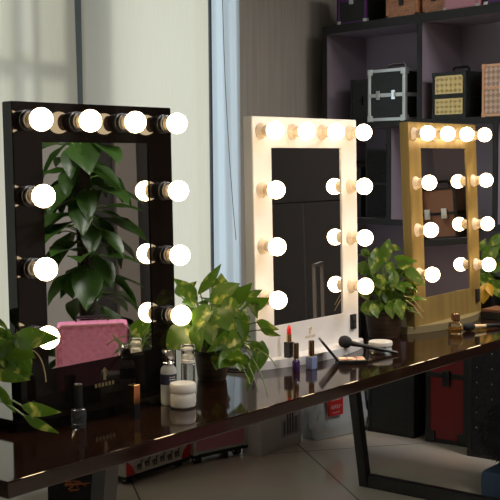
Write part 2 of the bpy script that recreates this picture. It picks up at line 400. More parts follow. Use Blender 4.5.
# ---------------------------------------------------------------- vanity mirrors
W_, H_ = .45, .625
AX = .1924; TOPZ = .0369; ROWS = (.1849, .3273, .4617); GX, GT, GB = .1516, .0786, .5369; PROT = .0476; TH = .0298
def vanity(X, Y, Ztop, yaw, tilt, frame_m, socket_m, label, base_m, sw):
    t = thing('vanity_mirror', label, 'mirror', (X, Y, Ztop), math.radians(yaw), 'vanity mirrors with light bulbs', tilt)
    # local x along the panel, y away from the viewer, z up; z = 0 is the top edge
    b = B()
    xs = [-W_/2, -GX, GX, W_/2]; zs = [0, -GT, -GB, -H_]
    def V(x, y, z): return b.verts.new((x, y, z))
    fo = [V(-W_/2,0,0), V(W_/2,0,0), V(W_/2,0,-H_), V(-W_/2,0,-H_)]
    fi = [V(-GX,0,-GT), V(GX,0,-GT), V(GX,0,-GB), V(-GX,0,-GB)]
    ii = [V(-GX,.0045,-GT), V(GX,.0045,-GT), V(GX,.0045,-GB), V(-GX,.0045,-GB)]
    bo = [V(-W_/2,TH,0), V(W_/2,TH,0), V(W_/2,TH,-H_), V(-W_/2,TH,-H_)]
    for i in range(4):
        j = (i+1) % 4
        b.faces.new((fo[i], fo[j], fi[j], fi[i])); b.faces.new((fi[i], fi[j], ii[j], ii[i])); b.faces.new((fo[j], fo[i], bo[i], bo[j]))
    b.faces.new(bo); b.faces.new(ii)
    outer = [e for e in b.edges if all(v in fo+bo for v in e.verts)]
    bmesh.ops.bevel(b, geom=outer, offset=.0015, segments=2, affect='EDGES')
    obj('frame', b, frame_m, t, False)
    bx('mirror_glass', 'mirror', t, -GX+.0006, GX-.0006, .0032, .0042, -GB+.0006, -GT-.0006)
    mts = [(-AX,-TOPZ), (-AX/3,-TOPZ), (AX/3,-TOPZ), (AX,-TOPZ)] + [(s*AX, -z) for s in (-1, 1) for z in ROWS]
    for (x, z) in mts:
        mt = Matrix.Translation((x, 0, z)) @ Matrix.Rotation(PI/2, 4, 'X')     # +z of the lathe faces the viewer
        b = B()
        if socket_m == 'socket_black':
            lathe(b, [(.0, .0003), (.021, .0003), (.021, .007), (.0185, .008), (.0185, .012), (.020, .013), (.020, .017), (.0165, .019), (0, .019)], 28, mt, False)
        else:
            lathe(b, [(.0, .0003), (.0205, .0003), (.0205, .003), (.018, .006), (.0155, .013), (.0, .013)], 28, mt, False)
        s = obj('bulb_socket', b, socket_m, t)
        b = B(); lathe(b, [(.0135, .012), (.0140, .020), (.0155, .027), (.0172, .033)], 24, mt, False); obj('bulb_collar', b, 'neck', s)
        b = B(); R_ = .0228
        prof = [(0.0, PROT-R_*1.0)] + [(R_*math.sin(a), PROT-R_*math.cos(a)) for a in [PI*i/14 for i in range(1, 14)]] + [(0., PROT+R_)]
        lathe(b, prof, 24, mt, False); obj('bulb', b, 'bulb', s)
    # rounded base plate on the table: built level (undo the panel's lean)
    zb = TZ + .0005 - Ztop
    b = B(); n = 28; out = []
    for i in range(n+1):
        f = -1+2*i/n; out.append((f*.243, -.012-.054*(1-f*f)**.8))
    pts = out + [(.243, .10), (-.243, .10)]
    lo = [b.verts.new((x, y, zb)) for x, y in pts]; hi = [b.verts.new((x, y, zb+.022)) for x, y in pts]
    for i in range(len(pts)): j = (i+1) % len(pts); b.faces.new((lo[i], lo[j], hi[j], hi[i]))
    b.faces.new(hi); b.faces.new(lo[::-1])
    bmesh.ops.bevel(b, geom=[e for e in b.edges if all(v in hi for v in e.verts)], offset=.003, segments=2, affect='EDGES')
    bp_ = obj('base_plate', b, base_m, t)
    bp_.rotation_euler = (tilt, 0, 0)
    # rocker switch and faint maker's mark low on the panel
    if sw:
        z0 = -.585
        s = bx('power_socket', 'rubber', t, .183, .207, -.006, 0, z0+.0, z0+.042, .002)
        bx('rocker', 'grey_metal', s, .188, .202, -.0085, -.005, z0+.006, z0+.018, .001)
        bx('rocker', 'grey_metal', s, .188, .202, -.0085, -.005, z0+.023, z0+.036, .001)
    return t
mk = vanity(-.3169, 2.3571, .1175+1.28, 50.9, .0125, 'black_panel', 'socket_black', 'glossy black framed vanity mirror with ten lit bulbs, nearest of the three', 'black_panel', False)
mw = vanity(.1534, 2.9802, .1091+1.28, 49.5, .0144, 'white_panel', 'socket_white', 'white framed vanity mirror with ten lit bulbs, middle of the three', 'white_panel', True)
mg = vanity(.6126, 3.5546, .1103+1.28, 52.4, .0438, 'gold_panel', 'socket_white', 'gold framed vanity mirror with ten lit bulbs, farthest of the three', 'olive_base', True)
def mark(parent, x, z, s, m):
    b = B()
    box(b, x-.003*s, x+.003*s, -.0012, -.0004, z+.004*s, z+.022*s)
    tube(b, [(x-.006*s, -.0008, z+.018*s), (x, -.0008, z+.024*s), (x+.006*s, -.0008, z+.018*s), (x+.003*s, -.0008, z+.010*s)], .0009*s, 5)
    for k in range(6): box(b, x-.022*s+k*.0076*s, x-.0175*s+k*.0076*s, -.0012, -.0004, z-.006*s, z)
    obj('printed_mark', b, m, parent)
mark(mk, .0, -.586, 1.3, 'print_dim'); mark(mw, .0, -.578, 1.0, 'print_gold')

# ---------------------------------------------------------------- small things on the table
def put(px, py, z=TZ):
    p = onz(px, py, z); p.z = z; return p
def cosm(name, label, cat, px, py, z=TZ, rz=RY, group=None):
    p = put(px, py, z); return thing(name, label, cat, p, rz, group)
# clear bottle with black cap
t = cosm('nail_polish_bottle', 'small clear glass bottle with a tall black cap in front of the black mirror', 'bottle', 79, 428)
lt('glass_body', 'dark_glass', t, [(.0,0),(.0125,0),(.0145,.003),(.0155,.03),(.0145,.038),(.007,.041),(.007,.044)], 24)
lt('cap', 'rubber', t, [(.0,.0405),(.0095,.0405),(.0088,.088),(.007,.090),(0,.090)], 20)
# closed lipstick with gold cap
t = cosm('closed_lipstick', 'slim closed lipstick tube, gold above and black below, before the black mirror', 'lipstick', 134.5, 418)
bx('tube_base', 'rubber', t, -.0085,.0085,-.0085,.0085,0,.030,.001)
bx('cap', 'gold', t, -.009,.009,-.009,.009,.0302,.070,.0012)
# serum bottle
t = cosm('serum_bottle', 'frosted serum bottle with silver cap and dark label, behind the white cream jar', 'bottle', 169, 404)
lt('bottle_body', 'frost_clear', t, [(0,0),(.016,0),(.0175,.002),(.0175,.072),(.016,.080),(.010,.087),(.009,.092)], 32)
b = B(); lathe(b, [(.0178,.045),(.0178,.068)], 32, None, False); lb = obj('label_band', b, 'label_dark', t)
b = B()
for zz, hw in ((.062,.5),(.057,.7),(.052,.4)):
    for a in range(3):
        mt = Matrix.Rotation(-2.2+a*.28, 4, 'Z'); r0 = bmesh.ops.create_cube(b, size=1, matrix=mt @ Matrix.Translation((.0182,0,zz)) @ Matrix.Diagonal((.0004,.0035*hw*2,.0012,1)))
obj('label_text', b, 'white_plastic', lb, False)
lt('cap', 'chrome', t, [(.0,.088),(.0135,.088),(.0138,.092),(.0125,.094),(.0138,.096),(.0138,.118),(.0125,.121),(0,.121)], 28)
# pump bottle
t = cosm('pump_bottle', 'clear pump bottle with white pump under a transparent cap, behind the white cream jar', 'bottle', 188.5, 401)
lt('bottle_body', 'smoke', t, [(0,0),(.0145,0),(.0155,.002),(.0155,.083),(.013,.086)], 32)
lt('pump_collar', 'white_plastic', t, [(0,.0862),(.0150,.0862),(.0150,.092),(.011,.094),(.0095,.103),(.006,.106),(.006,.112),(0,.112)], 28)
lt('pump_head', 'white_plastic', t, [(0,.1122),(.009,.1122),(.0095,.117),(.007,.120),(0,.120)], 24)
b = B(); lathe(b, [(.0152,.0935),(.0152,.124),(.0135,.127),(0,.127)], 28, None, False); obj('clear_cap', b, 'glass', t)
# jar
t = cosm('cream_jar', 'white cream jar with a flat white lid in front of two bottles', 'jar', 183, 407)
lt('jar_body', 'frosted', t, [(0,0),(.022,0),(.027,.004),(.0287,.014),(.0283,.024),(.0262,.031),(.0255,.0335)], 36)
lt('lid', 'white_plastic', t, [(0,.034),(.0275,.034),(.0285,.036),(.0285,.050),(.0265,.053),(0,.0535)], 36)
# open red lipstick standing on the white base
t = cosm('open_lipstick', 'open red lipstick in a black and gold tube standing on the white mirror base', 'lipstick', 289, 357.2, TZ+.0228)
bx('tube_base', 'rubber', t, -.0095,.0095,-.0095,.0095,0,.040,.0012)
lt('gold_sleeve', 'gold', t, [(0,.0402),(.0068,.0402),(.0068,.061),(0,.061)], 20)
b = B(); lathe(b, [(0,.0605),(.0058,.0605),(.0058,.072),(.0045,.078),(.002,.0815),(0,.082)], 18)
for v in b.verts:
    if v.co.z > .07: v.co.z += v.co.x*.6
obj('lipstick_bullet', b, 'red_lip', t)
def polish(label, px, py, m, w, h, sq):
    t = cosm('nail_polish', label, 'nail polish', px, py, group='nail polish bottles before the white mirror')
    if sq: bx('bottle_body', m, t, -w, w, -w*.8, w*.8, 0, h, .0035)
    else: lt('bottle_body', m, t, [(0,0),(w,0),(w*1.05,.002),(w*1.05,h*.8),(w*.6,h),(0,h)], 24)
    lt('neck_ring', 'gold', t, [(0,h),(.0062,h),(.0062,h+.003),(0,h+.003)], 20)
    lt('cap', 'copper', t, [(0,h+.003),(.0075,h+.003),(.0075,h+.038),(.0068,h+.040),(0,h+.040)], 22)
polish('dark purple nail polish bottle with a copper cap, left of the pale blue one', 296, 371, 'purple', .0095, .031, False)
polish('pale lilac blue nail polish bottle with a copper cap, right of the purple one', 311.5, 369, 'lilac', .0125, .033, True)
# palette
t = cosm('makeup_palette', 'open black makeup palette with beige pans and a raised lid', 'palette', 338, 364.5, rz=.06)
bx('tray', 'rubber', t, 0, .076, -.004, .056, 0.0, .010, .0015)
for i in range(3):
    bx('powder_pan', 'pan', t, .006+i*.023, .026+i*.023, .004, .048, .0100, .0112)
b = B(); box(b, 0, .068, -.004, .056, 0, .006, .0012)
ld = obj('lid', b, 'rubber', t, loc=(0.002, 0, .011), rot=(0, -math.radians(129), 0))
bx('lid_mirror', 'mirror', ld, .006, .062, .003, .049, -.0008, -.0001)
# round jar with white lid
t = cosm('powder_jar', 'low round jar with a white lid behind the makeup brush', 'jar', 380.5, 352)
lt('jar_body', 'smoke', t, [(0,0),(.029,0),(.031,.003),(.031,.017),(.029,.018)], 32)
lt('lid', 'white_plastic', t, [(0,.0182),(.0315,.0182),(.033,.020),(.033,.029),(.031,.031),(0,.031)], 36)
# brushes
def brush(label, p0, p1, L1, rb, ferr, handle_m, ferr_m):
    t = thing('makeup_brush', label, 'brush', (0,0,0), 0, 'makeup brushes lying on the table')
    d = (p1-p0).normalized(); q = d.to_track_quat('Z', 'Y').to_matrix().to_4x4(); t.matrix_world = Matrix.Translation(p0) @ q
    L = (p1-p0).length
    lt('bristles', 'bristle', t, [(0,0),(rb*.35,.001),(rb*.6,.003),(rb*.8,.007),(rb*.93,.012),(rb,.018),(rb*.96,L1*.65),(rb*.8,L1*.82),(rb*.6,L1*.94),(rb*.42,L1)], 32)
    lt('ferrule', ferr_m, t, [(rb*.42,L1*.95),(rb*.45,L1+.003),(.0055,L1+ferr)], 20)
    lt('handle', handle_m, t, [(.0055,L1+ferr),(.0062,L1+ferr+.02),(.004,L-.006),(.002,L)], 20)
a0 = onz(338.5, 340.5, TZ+.040); a1 = onz(398, 353, TZ+.0045)
brush('black makeup brush leaning with its head on the white mirror base', a0, a1, .036, .0175, .028, 'rubber', 'rubber')
a0 = onz(463, 327, TZ+.0145); a1 = onz(520, 324, TZ+.005)
brush('makeup brush with black bristles and a pale gold ferrule beside the perfume bottle', a0, a1, .045, .0135, .045, 'rubber', 'pale_gold')
# perfume
t = cosm('perfume_bottle', 'cut glass perfume bottle with gold cap before the gold mirror', 'perfume', 455.5, 334, rz=RY-.7)
bx('glass_body', 'glass', t, -.020, .020, -.014, .014, 0, .036, .007)
bx('perfume_liquid', 'orange_leather', t, -.015, .015, -.010, .010, .004, .022, .003)
bx('band', 'gold', t, -.0204, .0204, -.0144, .0144, .014, .017, .001)
lt('neck_ring', 'gold', t, [(0,.036),(.009,.036),(.009,.041),(0,.041)], 20)
bx('cap', 'copper', t, -.0105, .0105, -.0105, .0105, .041, .062, .003)
# small black box near the right edge
t = thing('cosmetic_box', 'small dark cosmetic box with a pale line at the right end behind the brush', 'box', put(497, 318), RY)
bx('box_body', 'rubber', t, -.05, .05, -.03, .03, 0, .025, .002); bx('lid', 'brown_shell', t, -.051, .051, -.031, .031, .0252, .034, .002)
# power adapter with a looped cord at the foot of the white mirror
pa = put(266.5, 355.5, TZ+.0229)
t = thing('power_adapter', 'black power adapter with a looped cord at the left foot of the white mirror', 'adapter', pa, RY+.2)
bx('adapter_body', 'rubber', t, -.016, .016, -.012, .012, 0, .062, .006)
lp = [(0,0,.06)] + [(-.015-.03*math.cos(a), .0, .065+.035*math.sin(a)) for a in [PI*.0+ i*PI/8 for i in range(0, 9)]] + [(-.078,.0,.03),(-.09,-.01,-.005),(-.10,-.01,-.0195),(-.12,.03,-.0195),(-.11,.12,-.0195)]
tb('power_cord', 'cord', t, lp, .0022, 8)

# ---------------------------------------------------------------- potted pothos
def leaf(bm, base, tip, nrm, width, tone, fold=.25, curl=.15, tl=None):
    base = Vector(base); tip = Vector(tip); ax = tip-base; L = ax.length; ax.normalize()
    nrm = (nrm - ax*nrm.dot(ax)).normalized(); sd = ax.cross(nrm).normalized()
    prof = [(0,.0),( .03,.30),(.10,.62),(.22,.92),(.36,1.0),(.52,.92),(.68,.70),(.83,.40),(.94,.15),(1.,.0)]
    rows = []
    for s, wd in prof:
        row = []
        hw = wd*width/2
        for k in (-1,-.5,0,.5,1):
            back = -.10*L*max(0, 1-s/.12)*abs(k) if s < .12 else 0     # heart lobes
            p = base + ax*(s*L + back*1.0) + sd*(hw*k) + nrm*(abs(k)*hw*fold - curl*L*(s-.3)**2*1.6 + .02*width*math.sin(s*14+k*3))
            v = bm.verts.new(p); row.append(v); tl[v] = tone
        rows.append(row)
    for a, c in zip(rows[:-1], rows[1:]):
        for k in range(4):
            f = bm.faces.new((a[k], a[k+1], c[k+1], c[k])); f.smooth = True
def finish_leaves(bm, tl, m, parent, name='foliage'):
    lay = bm.verts.layers.float.new('tone')
    for v, tn in tl.items():
        if v.is_valid: v[lay] = tn
    bmesh.ops.remove_doubles(bm, verts=bm.verts, dist=1e-6)
    me = bpy.data.meshes.new(name); bm.to_mesh(me); bm.free()
    for p in me.polygons: p.use_smooth = True
    me.materials.append(M[m]); o = bpy.data.objects.new(name, me); C.objects.link(o); o.parent = parent; return o
def plant(label, loc, px_leaves, n_rand, spread, pot_r, pot_h, lsize, m='leaf', seed=1, zlo=.0, zhi=.2, name='potted_pothos', rmin=.25, sector=None, pot_m='pot_brown', yellow=None):
    rnd = random.Random(seed)
    t = thing(name, label, 'plant', loc, 0, 'leafy potted plants'); loc = Vector(loc)
    lt('pot', pot_m, t, [(0,0),(pot_r*.78,0),(pot_r*.82,.004),(pot_r*.97,pot_h*.9),(pot_r,pot_h*.92),(pot_r,pot_h),(pot_r*.92,pot_h),(pot_r*.9,pot_h-.012),(0,pot_h-.012)], 32)
    top = Vector((0,0,pot_h-.01))
    bm = B(); tl = {}; st = B()
    for (bxp, byp, bd, txp, typ, td, wr, roll, tone) in px_leaves:
        bs = at(bxp, byp, bd)-loc; tp = at(txp, typ, td)-loc
        ax = (tp-bs); view = (CAM-loc-(bs+tp)/2).normalized()
        nr = Matrix.Rotation(math.radians(roll), 3, ax.normalized()) @ (view - ax.normalized()*view.dot(ax.normalized()))
        leaf(bm, bs, tp, nr, ax.length*wr, tone, tl=tl)
        mid = (top+bs)/2 + Vector((0,0,.03)); tube(st, bez(top+Vector((rnd.uniform(-.3,.3)*pot_r, rnd.uniform(-.3,.3)*pot_r, 0)), mid, bs, 7), .0016, 5)
    for i in range(n_rand):
        a = rnd.uniform(0, 2*PI) if sector is None else rnd.uniform(*sector)
        rr = spread*math.sqrt(rnd.uniform(rmin**2, 1)); f = rr/spread
        z = pot_h + (zlo + (zhi-zlo)*rnd.random())*(1.-.5*f*f)
        bs = Vector((math.cos(a)*rr*.62, math.sin(a)*rr*.62, z))
        L = lsize*rnd.uniform(.7, 1.15)
        a2 = a + rnd.uniform(-.6, .6)
        dz = rnd.uniform(-.8, .35)
        dr = Vector((math.cos(a2), math.sin(a2), dz)).normalized()
        tp = bs + dr*L
        nr = Vector((rnd.uniform(-.4,.4)+.3*math.cos(a), rnd.uniform(-.4,.4)+.3*math.sin(a), 1)).normalized()
        leaf(bm, bs, tp, nr, L*rnd.uniform(.6, .8), rnd.random(), tl=tl)
        mid = (top+bs)/2 + Vector((0,0,.04)); tube(st, bez(top, mid, bs, 6), .0015, 5)
    finish_leaves(bm, tl, m, t)
    obj('stems', st, 'stem', t)
    lt('soil', 'soil', t, [(0,pot_h-.0118),(pot_r*.89,pot_h-.0118),(pot_r*.89,pot_h-.009),(0,pot_h-.006)], 24)
    return t

# middle plant, between black and white mirrors
D = 2.62
Lm = [(196,300,D, 176,279,D-.06,.42,20,.3),(200,292,D,222,264,D,.30,10,.5),(222,292,D+.02,221,274,D,.8,-10,.2),
 (212,300,D-.02,238,283,D-.05,.62,-20,.6),(232,302,D,252,284,D-.02,.55,15,.7),(248,305,D-.02,268,300,D-.08,.5,25,.9),
 (181,296,D-.05,178,283,D-.05,.8,0,.2),(194,299,D-.08,184,302,D-.12,.9,0,.8),(206,306,D-.1,194,331,D-.14,.62,15,1.),
 (216,310,D-.08,236,333,D-.12,.55,-15,.9),(225,300,D-.06,238,318,D-.1,.7,10,.6),(189,328,D-.08,166,350,D-.1,.85,10,1.),
 (176,326,D-.06,180,350,D-.08,.8,-10,.8),(196,325,D-.12,199,352,D-.14,.6,20,.5),(235,332,D-.1,208,352,D-.14,.42,-10,.7),
 (228,338,D-.12,240,341,D-.16,.9,0,.9),(240,342,D-.1,217,362,D-.14,.45,20,.5),(240,312,D-.05,246,342,D-.08,.45,0,.4),
 (254,298,D-.03,256,318,D-.06,.5,30,.3),(258,322,D-.06,277,330,D-.1,.42,20,.5),(262,330,D-.1,280,336,D-.12,.35,10,.6),
 (262,343,D-.12,258,372,D-.14,.55,-10,.5),(250,345,D-.12,264,349,D-.14,.6,10,.4),(232,357,D-.14,220,366,D-.2,.6,15,.7),
 (236,362,D-.14,238,352,D-.2,.8,0,.6),(244,355,D-.13,250,372,D-.14,.5,10,.3),(256,352,D-.14,246,392,D-.16,.22,10,.4),
 (246,300,D,262,289,D,.5,-20,.5),(205,315,D,212,345,D-.05,.6,0,.1),(222,318,D,226,345,D-.03,.6,0,.15),(190,310,D,188,330,D,.7,0,.2),
 (184,292,D+.02,196,282,D,.5,0,.3),(210,286,D+.04,214,272,D,.5,0,.2)]
loc = put(212, 379); 
pm = plant('bushy variegated pothos in a dark pot between the black and white mirrors', loc, Lm, 70, .125, .043, .072, .056, seed=3, zlo=-.01, zhi=.165, rmin=.1)
# second plant, between white and gold mirrors
D = 3.32
Ln = [(382,262,D,390,238,D,.55,10,.5),(375,262,D-.02,377,246,D,.6,0,.4),(378,252,D,372,275,D-.04,.55,10,.7),(388,262,D-.02,393,276,D-.05,.6,0,.6),
 (377,276,D-.06,384,290,D-.08,.9,20,.9),(395,258,D,416,262,D-.05,.4,20,.5),(398,262,D-.02,413,270,D-.06,.5,-10,.8),(406,268,D-.05,424,284,D-.1,.42,10,.9),
 (395,272,D-.04,392,292,D-.06,.5,0,.2),(366,302,D-.05,372,316,D-.08,.9,10,.8),(372,304,D-.08,378,318,D-.1,.6,-10,.9),(390,302,D-.06,392,318,D-.1,.6,10,.7),
 (398,300,D-.08,402,320,D-.12,.5,10,.8),(364,262,D,362,276,D,.9,0,.3),(362,285,D,368,300,D-.03,.8,0,.3),(384,288,D,388,305,D-.03,.7,0,.2),(400,282,D,404,298,D-.03,.7,0,.25),
 (390,246,D+.02,402,250,D+.02,.5,0,.4),(362,250,D,370,256,D,.9,0,.2)]
loc = put(384, 336)
for q in (((240,352),(252,366),(258,392)),((246,350),(262,368),(268,398)),((232,350),(246,372),(250,384)),((250,346),(268,352),(276,366))):
    tb('trailing_stem', 'stem', pm, bez(at(*q[0],2.5)-pm.location, at(*q[1],2.44)-pm.location, at(*q[2],2.42)-pm.location, 8), .0013, 5)
p2 = plant('bushy green pothos in a brown slatted pot between the white and gold mirrors', loc, Ln, 50, .125, .058, .078, .058, seed=11, zlo=0.0, zhi=.19)
tb('dry_stem', 'drystem', p2, [at(406,300,D-.14)-loc, at(413,305,D-.16)-loc, at(423,318,D-.17)-loc], .0012, 5)
tb('dry_stem', 'drystem', p2, [at(404,296,D-.14)-loc, at(412,298,D-.16)-loc, at(424,312,D-.17)-loc], .0010, 5)
# left plant, entering from the left edge
D = 1.95
Ll = [(14,340,D-.02,55,337,D-.08,.38,-12,.8),(10,342,D,32,357,D-.04,.85,15,.6),(-6,333,D,10,338,D,.9,0,.3),(-4,350,D,14,345,D-.03,.7,0,.35),
 (6,362,D,30,374,D-.04,.45,10,.6),(-8,372,D-.03,28,381,D-.06,.30,20,.8),(18,352,D,29,378,D-.03,.6,-10,.5),(0,388,D,14,413,D-.02,.30,20,.4),
 (24,407,D-.08,58,413,D-.12,.32,15,.6),(26,417,D-.1,56,433,D-.14,.24,15,.55),(2,356,D,20,366,D,.9,0,.2),(-10,345,D,6,362,D,.9,0,.2),(8,330,D,2,345,D,.8,0,.4)]
loc = put(-38, 430)
p3 = plant('pothos reaching in from the left edge before the black mirror', loc, Ll, 34, .115, .055, .08, .06, seed=5, zlo=.03, zhi=.2)
tb('dry_stem', 'drystem', p3, bez(at(32,350,D-.03)-loc, at(44,355,D-.03)-loc, at(46,382,D-.03)-loc, 8), .0011, 5)
# right plant behind the brush
D = 3.86
Lr = [(484,262,D,500,238,D,.5,0,.5),(488,270,D,508,262,D,.5,10,.5),(482,280,D-.03,500,290,D-.05,.6,0,.8),(490,245,D,505,232,D,.5,0,.3),(480,250,D,486,238,D,.6,0,.4),(494,282,D-.05,510,300,D-.05,.7,0,.9)]
loc = T(1.86, .37, TZ)
p4 = plant('green pothos in a black pot at the right edge behind the gold mirror', loc, Lr, 34, .15, .06, .10, .075, seed=9, zlo=0, zhi=.17, pot_m='rubber')
bm = B(); tl = {}
for q in ((484,286,D-.05,483,304,D-.06,.75),(488,284,D-.06,492,296,D-.08,.6)):
    bs = at(q[0],q[1],q[2])-loc; tp = at(q[3],q[4],q[5])-loc; leaf(bm, bs, tp, (CAM-loc-bs).normalized(), (tp-bs).length*q[6], .5, tl=tl)
finish_leaves(bm, tl, 'leaf_yellow', p4, 'yellow_leaves')

# ---------------------------------------------------------------- cases
def case(name, label, cat, loc, rz, w, d, h, shell, trim, corner=None, latches=2, latch_m='chrome', handle=True, handle_m='rubber', split=.5, group=None,
         wheels=False, lift=0., bands=None, e=.010, z=0, wr=.022, straps=False, latch_y=None, face=None, side=None):
    """front face at local y=0 (toward the viewer), body runs to y=d; x centred."""
    t = thing(name, label, cat, Vector(loc)+Vector((0,0,z)), rz, group)
    x0, x1 = -w/2, w/2; z0 = lift; zs = lift + h*split; z1 = lift + h
    bx('case_body', shell, t, x0, x1, 0, d, z0, zs-.002, .004)
    bx('case_lid', shell, t, x0, x1, 0, d, zs+.002, z1, .004)
    b = B(); o_ = .003
    for (a0, a1, c0, c1) in ((x0-o_, x0+e, -o_, e), (x1-e, x1+o_, -o_, e), (x0-o_, x0+e, d-e, d+o_), (x1-e, x1+o_, d-e, d+o_)):
        box(b, a0, a1, c0, c1, z0-.001, z1+o_, .002)
    for zz in (z0-.001, z1-e+o_):
        for (a0, a1, c0, c1) in ((x0, x1, -o_, e), (x0, x1, d-e, d+o_), (x0-o_, x0+e, 0, d), (x1-e, x1+o_, 0, d)):
            box(b, a0, a1, c0, c1, zz, zz+e, .0015)
    for (a0, a1, c0, c1) in ((x0, x1, -o_, .004), (x0-o_, x0+.004, 0, d), (x1-.004, x1+o_, 0, d)):
        box(b, a0, a1, c0, c1, zs-e*.6, zs+e*.6, .001)
    obj('edge_trim', b, trim, t)
    if corner:
        s = e*1.7
        for xx in (x0, x1):
            for zz in (z0, z1):
                for yy in (0, d):
                    bx('corner_cap', corner, t, xx-(s if xx > 0 else .005), xx+(.005 if xx > 0 else s), yy-(.005 if yy == 0 else s), yy+(s if yy == 0 else .005),
                       zz-(.004 if zz == z0 else s), zz+(s if zz == z0 else .005), .004)
    for k in range(latches):
        xx = (k-(latches-1)/2)*w*.42
        lh = .022
        l_ = bx('latch', latch_m, t, xx-.012, xx+.012, -.010, -.002, zs-lh, zs+lh, .002)
        bx('latch_tongue', latch_m, l_, xx-.008, xx+.008, -.014, -.009, zs-.010, zs+.014, .002)
    if handle:
        hw = min(w*.24, .06)
        tb('handle', handle_m, t, [(-hw, d/2, z1), (-hw, d/2, z1+.022), (-hw*.8, d/2, z1+.030), (hw*.8, d/2, z1+.030), (hw, d/2, z1+.022), (hw, d/2, z1)], .006, 8)
    if wheels:
        for xx in (x0+.035, x1-.035):
            for yy in (.03, d-.03):
                mt = Matrix.Translation((xx-.012, yy, wr)) @ Matrix.Rotation(PI/2, 4, 'Y')
                b = B(); lathe(b, [(.008,0),(wr,.0),(wr,.024),(.008,.024)], 20, mt); wh = obj('wheel', b, 'rubber', t)
                bx('wheel_fork', 'rubber', t, xx-.018, xx+.018, yy-.012, yy+.012, wr+.002, lift, .002)
                b = B(); mt = Matrix.Translation((xx-.014, yy, wr)) @ Matrix.Rotation(PI/2, 4, 'Y'); lathe(b, [(0,0),(.009,0),(.009,.028),(0,.028)], 14, mt); obj('hub', b, 'alu', wh)
    if face:
        for (fx0, fx1, fz0, fz1, fm) in face:
            bx('front_panel', fm, t, fx0, fx1, -.0035, .001, fz0, fz1, .001)
    return t

# ---------------------------------------------------------------- shelf unit
A = Vector((.38, 5.80, 0)); S = Vector((.6465, -.763, 0)).normalized(); N = Vector((.763, .6465, 0)).normalized()
SYAW = math.atan2(S.y, S.x)
def SH(s, dd, z): return A + S*s + N*dd + Vector((0,0,z))
SD = .29; NC = 4; CP = .636
t = thing('shelf_unit', 'tall open cube shelf unit with black edges and lavender inner panels', 'shelf', SH(0,0,0), SYAW)
ST = [1.914, 1.436, .958, .48, .03]
SW = NC*CP+.028
bx('plinth', 'shelf_edge', t, 0, SW, .02, SD, 0, .0295)
for k, z0 in enumerate(ST):
    th = .039 if k == 0 else .028
    bx('shelf_board', 'lav', t, .002, SW-.002, .004, SD, z0, z0+th)
    bx('board_edging', 'shelf_edge', t, 0, SW, 0, .004, z0-.0004, z0+th+.0004)
    if k == 0: bx('board_top_skin', 'shelf_edge', t, 0, SW, .004, SD, z0+th, z0+th+.002)
for k in range(NC+1):
    x = k*CP
    for r_ in range(4):
        xx = x - (CP-.442 if (r_ == 1 and 0 < k) else 0)
        if r_ == 1 and k == NC: xs_ = [xx, x]
        else: xs_ = [xx]
        for q in xs_:
            z0_, z1_ = ST[r_+1]+.0285, ST[r_]-.0005
            bx('upright', 'lav', t, q+.001, q+.027, .0045, SD, z0_, z1_)
            bx('upright_edging', 'shelf_edge', t, q, q+.028, -.0005, .0045, z0_, z1_)
bx('back_panel', 'lav', t, 0, SW, SD+.0005, SD+.008, .0, 1.95)
bx('outer_side', 'shelf_edge', t, -.003, .0008, .0, SD, 0, 1.95)
G = 'makeup cases on the shelf unit'
def oncase(s, dd, z, rz=0., **k):
    p = SH(s, dd, z); return dict(loc=(p.x, p.y, 0), rz=SYAW+rz, z=z, group=G, **k)
ZT, Z2, Z3 = 1.9555, 1.4645, .9865
case('makeup_case', 'black makeup case with purple edges on top of the shelf, leftmost', 'makeup case', w=.19, d=.15, h=.20, shell='black_shell', trim='purple_trim', corner='alu', latches=1, latch_m='alu', handle=True, split=.58, **oncase(.19, .02, ZT))
case('makeup_case', 'orange crocodile texture makeup case with black corners on top of the shelf', 'makeup case', w=.19, d=.18, h=.21, shell='orange_shell', trim='orange_shell', corner='rubber', latches=1, latch_m='rubber', split=.35, e=.006, **oncase(.525, .015, ZT))
case('makeup_case', 'orange makeup case on top of the shelf, half hidden behind the pink one', 'makeup case', w=.13, d=.15, h=.21, shell='orange_shell', trim='orange_shell', corner='rubber', latches=1, latch_m='rubber', split=.35, e=.006, **oncase(.712, .03, ZT))
case('makeup_case', 'pink makeup case with pale metal corners on top of the shelf', 'makeup case', w=.19, d=.16, h=.20, shell='pink_shell', trim='pink_dusk', corner='green_trim', latches=2, latch_m='green_trim', split=.5, e=.007, **oncase(.885, .01, ZT))
case('makeup_case', 'dark purple makeup case on top of the shelf at the right picture edge', 'makeup case', w=.17, d=.16, h=.18, shell='purple_trim', trim='black_shell', corner='alu', latches=1, **oncase(1.09, .03, ZT))
case('makeup_case', 'plain black makeup case behind the aluminium edged case', 'makeup case', w=.14, d=.18, h=.21, shell='black_shell', trim='black_shell', corner=None, latches=1, latch_m='rubber', **oncase(.225, .05, Z2))
case('makeup_case', 'black makeup case with thick aluminium edges, two latches and a chrome handle', 'makeup case', w=.225, d=.17, h=.245, shell='black_shell', trim='alu', corner='alu', latches=2, latch_m='chrome', handle_m='chrome', split=.5, e=.015, **oncase(.445, -.002, Z2, .06))
